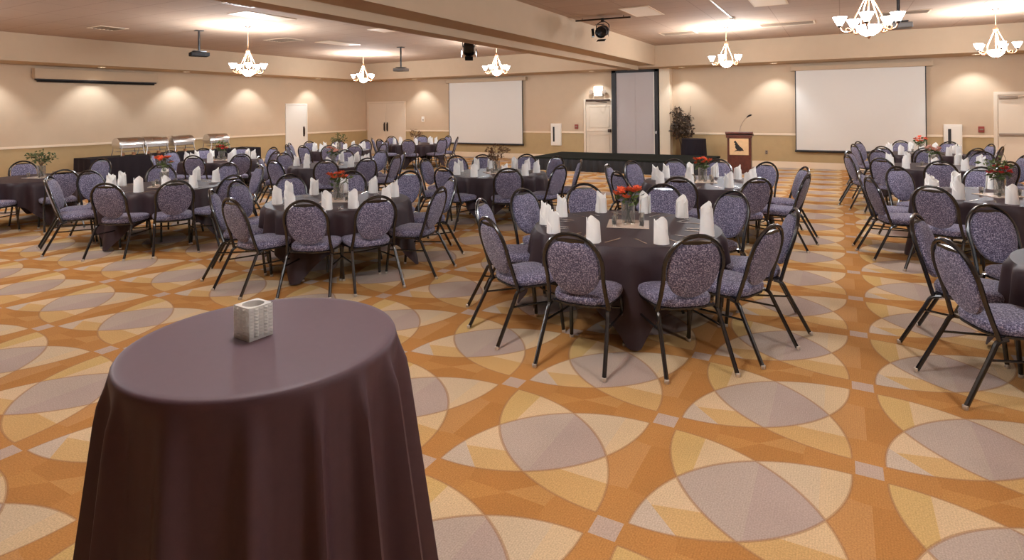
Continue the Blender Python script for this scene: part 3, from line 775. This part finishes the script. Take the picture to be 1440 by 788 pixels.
for i, (k, (kind, lab)) in enumerate(CP.items()):
    x, y = TAB[k]; ox, oy = (0, .08) if k == 'T1' else (0, 0); z0 = ZT
    rz = math.radians(16)+.3*(i % 3)
    if k == 'T1': rz = math.radians(16)
    o = one(tile0); o.location = (x+ox, y+oy, z0); o.rotation_euler = (0, 0, rz); tag(o, 'pale square mirror tile at the middle of %s' % DESC[k], 'mirror tile', 'mirror tiles under the vases')
    v = first_or_copy(vase0); v.location = (x+ox, y+oy, z0+.008); tag(v, 'clear glass flower vase on %s' % DESC[k], 'vase', 'glass vases')
    bq = bouquet(k, lab+' '+DESC[k], kind, i+3, {'T9': .27, 'T3': .33}.get(k, .25)); bq.location = (x+ox, y+oy, z0+.008); bq['group'] = 'centrepiece flowers'
    for q in range(4):
        a = rz+PI/4+q*PI/2; c = first_or_copy(candle0); cx_, cy_ = x+ox+.175*math.cos(a), y+oy+.175*math.sin(a); c.location = (cx_, cy_, z0+.008)
        near = 'front' if math.cos(a-NEARAZ[k]) > .71 else 'back' if math.cos(a-NEARAZ[k]) < -.71 else ('left' if math.sin(a-NEARAZ[k]) < 0 else 'right')
        tag(c, 'small candle glass, %s corner of the tile, %s' % (near, DESC[k]), 'candle holder', 'candle glasses on the mirror tiles')

# ------------------------------------------------------------------ foreground cocktail table
t = thing('cocktail_table', 'tall round cocktail table under the long foreground cloth', 'table', (-1.744, 1.347, 0))
bm = B(); lathe(bm, [(.425, 1.03), (.43, 1.035), (.43, 1.055), (.425, 1.06)], 48); finish('tabletop', bm, M['mahogany'], t)
bm = B(); lathe(bm, [(.038, .04), (.038, 1.03)], 16); finish('post', bm, M['black'], t)
bm = B(); lathe(bm, [(.28, 0), (.28, .02), (.06, .05)], 32); finish('base_plate', bm, M['black'], t)
bm = B(); seg = 288; rows = []; n = 15
lv = [(1.0715, -.030), (1.071, -.010), (1.068, -.003), (1.060, .002), (1.045, .005)]+[(1.045-(1.045-.008)*((q/16)**1.15), None) for q in range(1, 17)]
rn = random.Random(5); phs = [rn.uniform(-.5, .5) for _ in range(4)]
for z, e in lv:
    ring = []
    for i in range(seg):
        a = 2*PI*i/seg
        if e is not None: rr = .443+e
        else:
            d = (1.045-z)/1.037
            w = n*a+.9*math.sin(2*a+phs[0])+.6*math.sin(3*a+phs[1])
            f = .8*math.cos(w)+.34*math.cos(2*w)+.1*math.cos(3*w)
            rr = .445+.054*d+(.017+.055*d)*min(1, d*9+.10)*f*(1+.35*math.sin(a*2+phs[2]))
        ring.append(bm.verts.new((rr*math.cos(a), rr*math.sin(a), z)))
    rows.append(ring)
for j in range(len(rows)-1):
    for i in range(seg): bm.faces.new((rows[j][i], rows[j][(i+1) % seg], rows[j+1][(i+1) % seg], rows[j+1][i]))
bm.faces.new(rows[0])
cl = tag(finish('tablecloth', bm, M['cloth_lit'], loc=(-1.744, 1.347, 0)), 'long dark aubergine cloth, lightened as if lit, draped over the foreground cocktail table', 'tablecloth')
# crystal votive
t = thing('crystal_votive', 'square pressed crystal votive holder on the foreground table', 'candle holder', (-1.795, 1.342, 1.0715), math.radians(-4))
bm = B(); w = .045; hh = .112; nz = 9
for s in range(4):
    mt = Matrix.Rotation(s*PI/2, 4, 'Z')
    ncol = 5
    for a in range(ncol):
        for z in range(nz):
            x0, x1 = -w+2*w*a/ncol, -w+2*w*(a+1)/ncol; z0, z1 = .008+(hh-.012)*z/nz, .008+(hh-.012)*(z+1)/nz
            dep = .006 if a in (1, 3) else .002
            V = [bm.verts.new(mt @ Vector(p)) for p in ((x0, -w, z0), (x1, -w, z0), (x1, -w, z1), (x0, -w, z1), ((x0+x1)/2, -w-dep, (z0+z1)/2))]
            for q in range(4): bm.faces.new((V[q], V[(q+1) % 4], V[4]))
    V = [bm.verts.new(mt @ Vector(p)) for p in ((-w, -w, 0), (w, -w, 0), (w, -w, .008), (-w, -w, .008))]; bm.faces.new(V)
    V = [bm.verts.new(mt @ Vector(p)) for p in ((-w, -w, hh-.004), (w, -w, hh-.004), (w, -w, hh), (-w, -w, hh))]; bm.faces.new(V)
V = [bm.verts.new(p) for p in ((-w, -w, 0), (w, -w, 0), (w, w, 0), (-w, w, 0))]; bm.faces.new(V[::-1])
ns = 32; rim = []
for i in range(ns):
    a = 2*PI*(i+.5)/ns; m_ = max(abs(math.cos(a)), abs(math.sin(a))); rim.append(bm.verts.new((w*math.cos(a)/m_, w*math.sin(a)/m_, hh)))
cav = [[bm.verts.new((r*math.cos(2*PI*(i+.5)/ns), r*math.sin(2*PI*(i+.5)/ns), z)) for i in range(ns)] for r, z in ((.036, hh), (.034, .03), (.028, .024))]
for A, C in ((rim, cav[0]), (cav[0], cav[1]), (cav[1], cav[2])):
    for i in range(ns): bm.faces.new((A[i], A[(i+1) % ns], C[(i+1) % ns], C[i]))
bm.faces.new(cav[2]); bmesh.ops.remove_doubles(bm, verts=bm.verts[:], dist=1e-5)
finish('holder', bm, M['crystal'], t, False)
bm = B(); lathe(bm, [(.019, .0245), (.0195, .04), (.018, .042), (.002, .0425), (.0015, .05)], 20); finish('candle', bm, M['napkin'], t)

# ------------------------------------------------------------------ buffet
t = thing('buffet_table', 'long black-skirted buffet table along the left wall', 'table', (-16.35, 9.85, 0))
bm = B(); box(bm, -.38, -2.4, .72, .38, 2.4, .75, bev=.004); finish('tabletop', bm, M['mahogany'], t, False)
for s in (-1, 0, 1):
    bm = B()
    for q in (-1, 1): tube(bm, [(q*.3, 2.0*s, .72), (q*.32, 2.0*s, .0)], .014, 8)
    tube(bm, [(-.31, 2.0*s, .3), (.31, 2.0*s, .3)], .011, 6); finish('leg_frame', bm, M['frame'], t)
bm = B(); box(bm, -.39, -2.41, .752, .39, 2.41, .758)
pts = []
for A, C in (((-.39, -2.41), (.39, -2.41)), ((.39, -2.41), (.39, 2.41)), ((.39, 2.41), (-.39, 2.41)), ((-.39, 2.41), (-.39, -2.41))):
    A, C = Vector(A), Vector(C); k = int((C-A).length/.05); nr = Vector(((C-A).y, -(C-A).x)).normalized()
    for i in range(k): pts.append((A+(C-A)*(i/k), nr, i))
rings = [[bm.verts.new((*(p+nr*(amp*(1+math.sin(i*1.3)))), z)) for p, nr, i in pts] for z, amp in ((.757, .002), (.7, .006), (.35, .014), (.008, .022))]
for j in range(3):
    for i in range(len(pts)): bm.faces.new((rings[j][i], rings[j][(i+1) % len(pts)], rings[j+1][(i+1) % len(pts)], rings[j+1][i]))
tag(finish('skirt_cloth', bm, M['buffetcloth'], t), 'black floor-length cloth')
def make_chafer():
    t = thing('chafing_dish', 'x', 'chafing dish')
    bm = B(); box(bm, -.18, -.31, .17, .18, .31, .25, bev=.015); box(bm, -.2, -.33, .245, .2, .33, .26, bev=.006); finish('water_pan', bm, M['steel'], t, False)
    bm = B(); rings = []
    for yy, s in ((-.32, .86), (-.31, .97), (-.28, 1.), (.28, 1.), (.31, .97), (.32, .86)):
        rings.append([(.19*s*math.cos(PI*k/14), yy, .26+.17*s*math.sin(PI*k/14)) for k in range(15)])
    loft(bm, rings); finish('roll_top_lid', bm, M['steel'], t)
    bm = B(); tube(bm, smoothpath([(.17, -.1, .36), (.22, -.1, .37), (.22, .1, .37), (.17, .1, .36)], 4), .01, 8); tag(finish('handle', bm, M['brass'], t), 'brass lid handle')
    bm = B()
    for sx in (-1, 1):
        for sy in (-1, 1): tube(bm, smoothpath([(sx*.19, sy*.27, .25), (sx*.2, sy*.28, .12), (sx*.22, sy*.31, .0)], 4), .011, 8)
        tube(bm, [(sx*.2, -.28, .1), (sx*.2, .28, .1)], .006, 6)
    for sy in (-1, 1): tube(bm, [(-.2, sy*.28, .1), (.2, sy*.28, .1)], .006, 6)
    finish('stand', bm, M['steel'], t)
    for sy in (-1, 1):
        bm = B(); lathe(bm, [(.045, 0), (.045, .06), (.035, .065)], 16, (0, sy*.14, 0)); finish('fuel_can', bm, M['brass'], t)
    return t
ch0 = make_chafer()
for (yy, lab) in ((8.55, 'leftmost of four silver chafing dishes on the buffet'), (9.2, 'second silver chafing dish from left on the buffet'), (9.95, 'third silver chafing dish from left on the buffet'), (11.05, 'rightmost silver chafing dish on the buffet')):
    c = first_or_copy(ch0); c.location = (-16.4, yy, .76); c.scale = (1, 1, 1.1); c.rotation_euler = (0, 0, rnd.uniform(-.08, .08)); tag(c, lab, 'chafing dish', 'chafing dishes on the buffet')

# ------------------------------------------------------------------ chandeliers
def make_chandelier(drop):
    t = thing('chandelier', 'x', 'chandelier')
    zb = -drop                         # bottom of the bowl below the ceiling
    bm = B(); lathe(bm, [(.07, 0), (.072, -.012), (.05, -.03), (.015, -.045)], 20); finish('canopy', bm, M['iron'], t)
    bm = B(); tube(bm, [(0, 0, -.04), (0, 0, zb+.62)], .007, 8)
    z = -.06
    while z > zb+.64:
        lathe(bm, [(.004, 0), (.012, -.01), (.004, -.02)], 8, (0, 0, z)); z -= .04
    finish('chain', bm, M['brass'], t)
    bm = B(); lathe(bm, [(.01, zb+.62), (.045, zb+.6), (.05, zb+.57), (.02, zb+.54), (.012, zb+.5)], 16); tube(bm, [(0, 0, zb+.56), (0, 0, zb+.12)], .01, 8); finish('hub', bm, M['brass'], t)
    for k in range(5):
        a = 2*PI*k/5+.3; c, s = math.cos(a), math.sin(a); f = lambda r, zz: (r*c, r*s, zb+zz)
        bm = B(); tube(bm, smoothpath([f(.03, .57), f(.07, .48), f(.12, .36), f(.17, .24), f(.17, .17)], 4), .009, 6)
        tube(bm, smoothpath([f(.17, .17), f(.2, .09), f(.26, .07), f(.32, .1), f(.335, .17)], 4), .010, 6)
        tube(bm, smoothpath([f(.2, .09), f(.24, .13), f(.27, .11), f(.255, .08)], 4), .007, 6)
        arm = finish('arm', bm, M['brass'], t)
        bm = B(); lathe(bm, [(.02, .165), (.032, .175), (.05, .215), (.07, .255), (.084, .29), (.08, .29), (.064, .252), (.044, .215), (.02, .182)], 18, (.335*c, .335*s, zb), capb=True, capt=False)
        tag(finish('shade', bm, M['shade'], arm), 'lit frosted glass shade')
        bm = B(); lathe(bm, [(.012, .14), (.026, .15), (.03, .168), (.018, .172)], 12, (.335*c, .335*s, zb)); finish('shade_cup', bm, M['iron'], arm)
    bm = B(); lathe(bm, [(.0, 0.0), (.05, .012), (.1, .045), (.135, .085), (.15, .13), (.155, .14), (.145, .14), (.125, .09), (.09, .055), (.04, .03), (0, .025)], 24, (0, 0, zb), capb=False, capt=False); tag(finish('bowl', bm, M['bowl'], t), 'lit glass centre bowl')
    bm = B(); tube(bm, [(.16*math.cos(2*PI*k/24), .16*math.sin(2*PI*k/24), zb+.145) for k in range(24)], .008, 6, closed=True)
    for k in range(3): tube(bm, [(.01*math.cos(k*2.1), .01*math.sin(k*2.1), zb+.16), (.158*math.cos(k*2.1), .158*math.sin(k*2.1), zb+.145)], .006, 6)
    lathe(bm, [(.004, -.035), (.014, -.02), (.02, -.005), (.03, .006)], 12, (0, 0, zb)); finish('bowl_ring', bm, M['brass'], t)
    return t
WARM = (.87, .985, 1.10)
def add_light(name, kind, energy, loc, color=WARM, size=.15, rot=None, parent=None, **kw):
    l = bpy.data.lights.new(name, kind); l.energy = energy; l.color = color
    if kind in ('POINT', 'SPOT'): l.shadow_soft_size = size
    if kind == 'AREA': l.size = size
    for a, b in kw.items(): setattr(l, a, b)
    o = bpy.data.objects.new(name, l); COL.objects.link(o); o.location = loc
    if rot: o.rotation_euler = rot
    return o
chA, chB = make_chandelier(1.15), make_chandelier(1.0)
CHAN = [(-11.75, 8.72, chA, 1.15, 'nearest brass chandelier over the left half of the hall'), (-14.2, 15.0, chB, 1.0, 'far chandelier left of the hanging projector, above the double doors'),
        (-8.55, 14.4, chB, 1.0, 'far chandelier in front of the smaller screen'), (-2.42, 15.05, chB, 1.0, 'far chandelier above the lectern'),
        (.33, 8.9, chA, 1.07, 'largest nearest chandelier over the right half, above wide screen'), (2.8, 15.4, chB, 1.0, 'far right chandelier above the right door')]
OUT = [(-14.2, 2.4), (-8.5, 2.4), (-2.1, 2.0), (2.9, 2.4)]
CHAN += [(x, y, chB, 1.0, lab) for (x, y), lab in zip(OUT, ('left rear chandelier out of view, nearest the left wall', 'left rear chandelier out of view, nearest the beam', 'overhead chandelier out of view, above the foreground table', 'right rear chandelier out of view'))]
PW = 115.
for x, y, p, dr, lab in CHAN:
    c = first_or_copy(p); c.location = (x, y, CEIL); c.rotation_euler = (0, 0, rnd.uniform(0, 1)); tag(c, lab, 'chandelier', 'brass chandeliers')
    if p is chA and dr < 1.15: c.scale = (1, 1, dr/1.15)
    add_light('chandelier_glow', 'POINT', PW, (x, y, CEIL-dr+.40), size=.22)

# recessed downlights in the soffit washing the walls
def make_down():
    t = thing('recessed_downlight', 'x', 'downlight')
    bm = B(); lathe(bm, [(.075, 0), (.1, 0), (.1, -.008), (.085, -.012), (.075, -.004)], 24, capb=False, capt=False); finish('trim_ring', bm, M['white'], t)
    bm = B(); lathe(bm, [(.075, -.002), (.05, -.001)], 20); tag(finish('lens', bm, M['lamp'], t), 'glowing lens'); return t
dn0 = make_down()
DL = [(XL+.62, y, 'left') for y in (.9, 3.6, 6.2, 8.6, 11.0, 13.6, 16.3)]+[(x, YB-.62, 'back') for x in (-15.15, -7.45, -4.4, -1.72, 3.05, 5.6)]
names = {'left': ['first', 'second', 'third', 'fourth', 'fifth', 'sixth', 'seventh'], 'back': ['first', 'second', 'third', 'fourth', 'fifth', 'sixth', 'seventh']}
cnt = {'left': 0, 'back': 0}
for x, y, w_ in DL:
    c = first_or_copy(dn0); c.location = (x, y, SOF); i = cnt[w_]; cnt[w_] += 1
    tag(c, ('small round downlight, %s from the viewer in the left soffit' if w_ == 'left' else 'small round downlight, %s from left in the far soffit') % names[w_][i], 'downlight', 'soffit downlights')
    rot = (0, math.radians(12), 0) if w_ == 'left' else (math.radians(12), 0, 0)
    add_light('downlight_beam', 'SPOT', 34., (x, y, SOF-.03), rot=rot, size=.05, spot_size=math.radians(95), spot_blend=.6)

# ceiling light panels and vents
def panel(x, y, sx, sy, name, label, cat, m, group):
    t = thing(name, label, cat, (x, y, CEIL), 0, group)
    bm = B()
    for a in ((-sx/2, -sy/2, sx/2, -sy/2+.03), (-sx/2, sy/2-.03, sx/2, sy/2), (-sx/2, -sy/2+.03, -sx/2+.03, sy/2-.03), (sx/2-.03, -sy/2+.03, sx/2, sy/2-.03)): box(bm, a[0], a[1], -.012, a[2], a[3], 0)
    finish('frame', bm, M['rail'], t, False)
    bm = B()
    if name == 'ceiling_vent':
        for q in range(7):
            yy = -sy/2+.05+(sy-.1)*q/6; box(bm, -sx/2+.03, yy-.012, -.01, sx/2-.03, yy+.012, -.002)
        finish('louvre', bm, m, t, False)
    else:
        box(bm, -sx/2+.03, -sy/2+.03, -.008, sx/2-.03, sy/2-.03, -.001); finish('diffuser', bm, m, t, False)
for x, y, sx, sy, lab in ((-3.5, 11.7, .6, 1.2, 'lit ceiling panel beside the right spotlight'), (-1.15, 11.9, .61, .9, 'lit ceiling panel above the lectern side of the hall'), (-10.3, 8.0, .6, 1.2, 'lit ceiling panel right of the nearest left chandelier'), (-12.6, 12.3, .6, 1.2, 'lit ceiling panel before the left far chandeliers'), (-9.6, 10.9, .6, .6, 'small lit ceiling panel left of the beam')):
    panel(x, y, sx, sy, 'ceiling_light', lab, 'ceiling light', M['troffer'], 'ceiling light panels')
for x, y, sx, sy, lab in ((-9.3, 6.9, .6, .6, 'ceiling vent above the nearest left chandelier'), (-1.1, 15.3, 1.2, .6, 'grey ceiling vent right of the lectern chandelier'), (-3.7, 15.6, .9, .6, 'grey ceiling vent left of the lectern chandelier'), (1.2, 14.9, .9, .5, 'grey ceiling vent behind the nearest right chandelier'), (-14.6, 7.2, .6, .6, 'ceiling vent left of the hanging black projector'), (-13.2, 10.9, .9, .6, 'ceiling vent beyond the black projector')):
    panel(x, y, sx, sy, 'ceiling_vent', lab, 'vent', M['vent'], 'ceiling vents')
t = thing('ceiling_raceway', 'thin white cable raceway on the ceiling near the beam', 'raceway', (-2.05, 11.0, CEIL))
bm = B(); box(bm, -.012, -2.0, -.02, .012, 2.6, 0, bev=.004); finish('channel', bm, M['white'], t, False)
bm = B(); box(bm, -.05, 2.5, -.05, .05, 2.7, 0, bev=.008); finish('junction_box', bm, M['white'], t, False)

def projector(x, y, drop, label, m, rz):
    t = thing('ceiling_projector', label, 'projector', (x, y, CEIL), rz)
    bm = B(); box(bm, -.09, -.09, -.02, .09, .09, 0, bev=.004); tube(bm, [(0, 0, -.01), (0, 0, -drop+.14)], .025, 10); finish('pole', bm, M['black'], t)
    bm = B(); box(bm, -.14, -.1, -drop+.11, .14, .1, -drop+.13, bev=.004)
    for s in (-1, 1): tube(bm, [(s*.12, 0, -drop+.12), (s*.14, .05, -drop+.09)], .01, 6)
    finish('bracket', bm, M['black'], t)
    bm = B(); box(bm, -.2, -.15, -drop, .2, .15, -drop+.095, bev=.02); bd = finish('case', bm, m, t, False)
    bm = B(); lathe(bm, [(.035, 0), (.04, .01), (.034, .04), (.028, .042)], 16)
    for v in bm.verts: v.co = Vector((.09+v.co.x, .145+v.co.z, -drop+.048+v.co.y))
    finish('lens', bm, M['black'], bd)
projector(-13.3, 8.55, .62, 'black projector on a pole left of the nearest left chandelier', M['blackplastic'], 1.2)
projector(-11.8, 14.1, .75, 'grey projector on a pole between the far left chandeliers', M['grey'], .2)
projector(.9, 12.3, .62, 'grey projector hanging behind the nearest right chandelier', M['grey'], 0.)
def spotlight(x, y, label, tilt, rz, dz):
    t = thing('stage_spotlight', label, 'spotlight', (x, y, CEIL), rz)
    bm = B(); tube(bm, [(-.6, 0, -dz), (.6, 0, -dz)], .018, 8)
    for s in (-.45, .45): tube(bm, [(s, 0, -dz), (s, 0, 0)], .008, 6)
    finish('mounting_bar', bm, M['iron'], t)
    bm = B(); tube(bm, smoothpath([(-.13, 0, -dz-.26), (-.13, 0, -dz-.12), (0, 0, -dz-.05), (.13, 0, -dz-.12), (.13, 0, -dz-.26)], 4), .01, 6); box(bm, -.03, -.03, -dz-.07, .03, .03, -dz+.02); finish('yoke', bm, M['black'], t)
    R_ = Matrix.Translation((0, 0, -dz-.26)) @ Matrix.Rotation(tilt, 4, 'X')
    bm = B(); lathe(bm, [(.05, -.17), (.1, -.15), (.115, -.1), (.115, .12), (.125, .13), (.125, .17), (.11, .17), (.1, .1), (.0, .08)], 20, capt=False)
    for q in range(4): lathe(bm, [(.122, -.08+.045*q), (.122, -.065+.045*q)], 20)
    for v in bm.verts: v.co = R_ @ v.co
    bd = finish('can', bm, M['black'], t)
    bm = B()
    for q in range(4):
        mt = R_ @ Matrix.Rotation(q*PI/2, 4, 'Z'); box(bm, -.09, .12, .16, .09, .128, .27, mt=mt @ Matrix.Rotation(math.radians(-12), 4, 'X'))
    finish('barn_door', bm, M['black'], bd, False)
spotlight(-7.25, 11.0, 'black stage spotlight left of the beam', math.radians(140), .6, .3)
spotlight(-4.42, 11.9, 'black stage spotlight right of the beam', math.radians(105), .1, .05)

# ------------------------------------------------------------------ world + look
w = bpy.data.worlds.new('world'); scn.world = w; w.use_nodes = True
w.node_tree.nodes['Background'].inputs[0].default_value = (1, .9, .8, 1); w.node_tree.nodes['Background'].inputs[1].default_value = .0
vs = scn.view_settings; vs.view_transform = 'Standard'; vs.look = 'None'; vs.exposure = 1.27; vs.gamma = 1; vs.use_curve_mapping = False
scn.cycles.max_bounces = 10; scn.cycles.diffuse_bounces = 6; scn.cycles.sample_clamp_indirect = 6; scn.cycles.caustics_reflective = False; scn.cycles.caustics_refractive = False
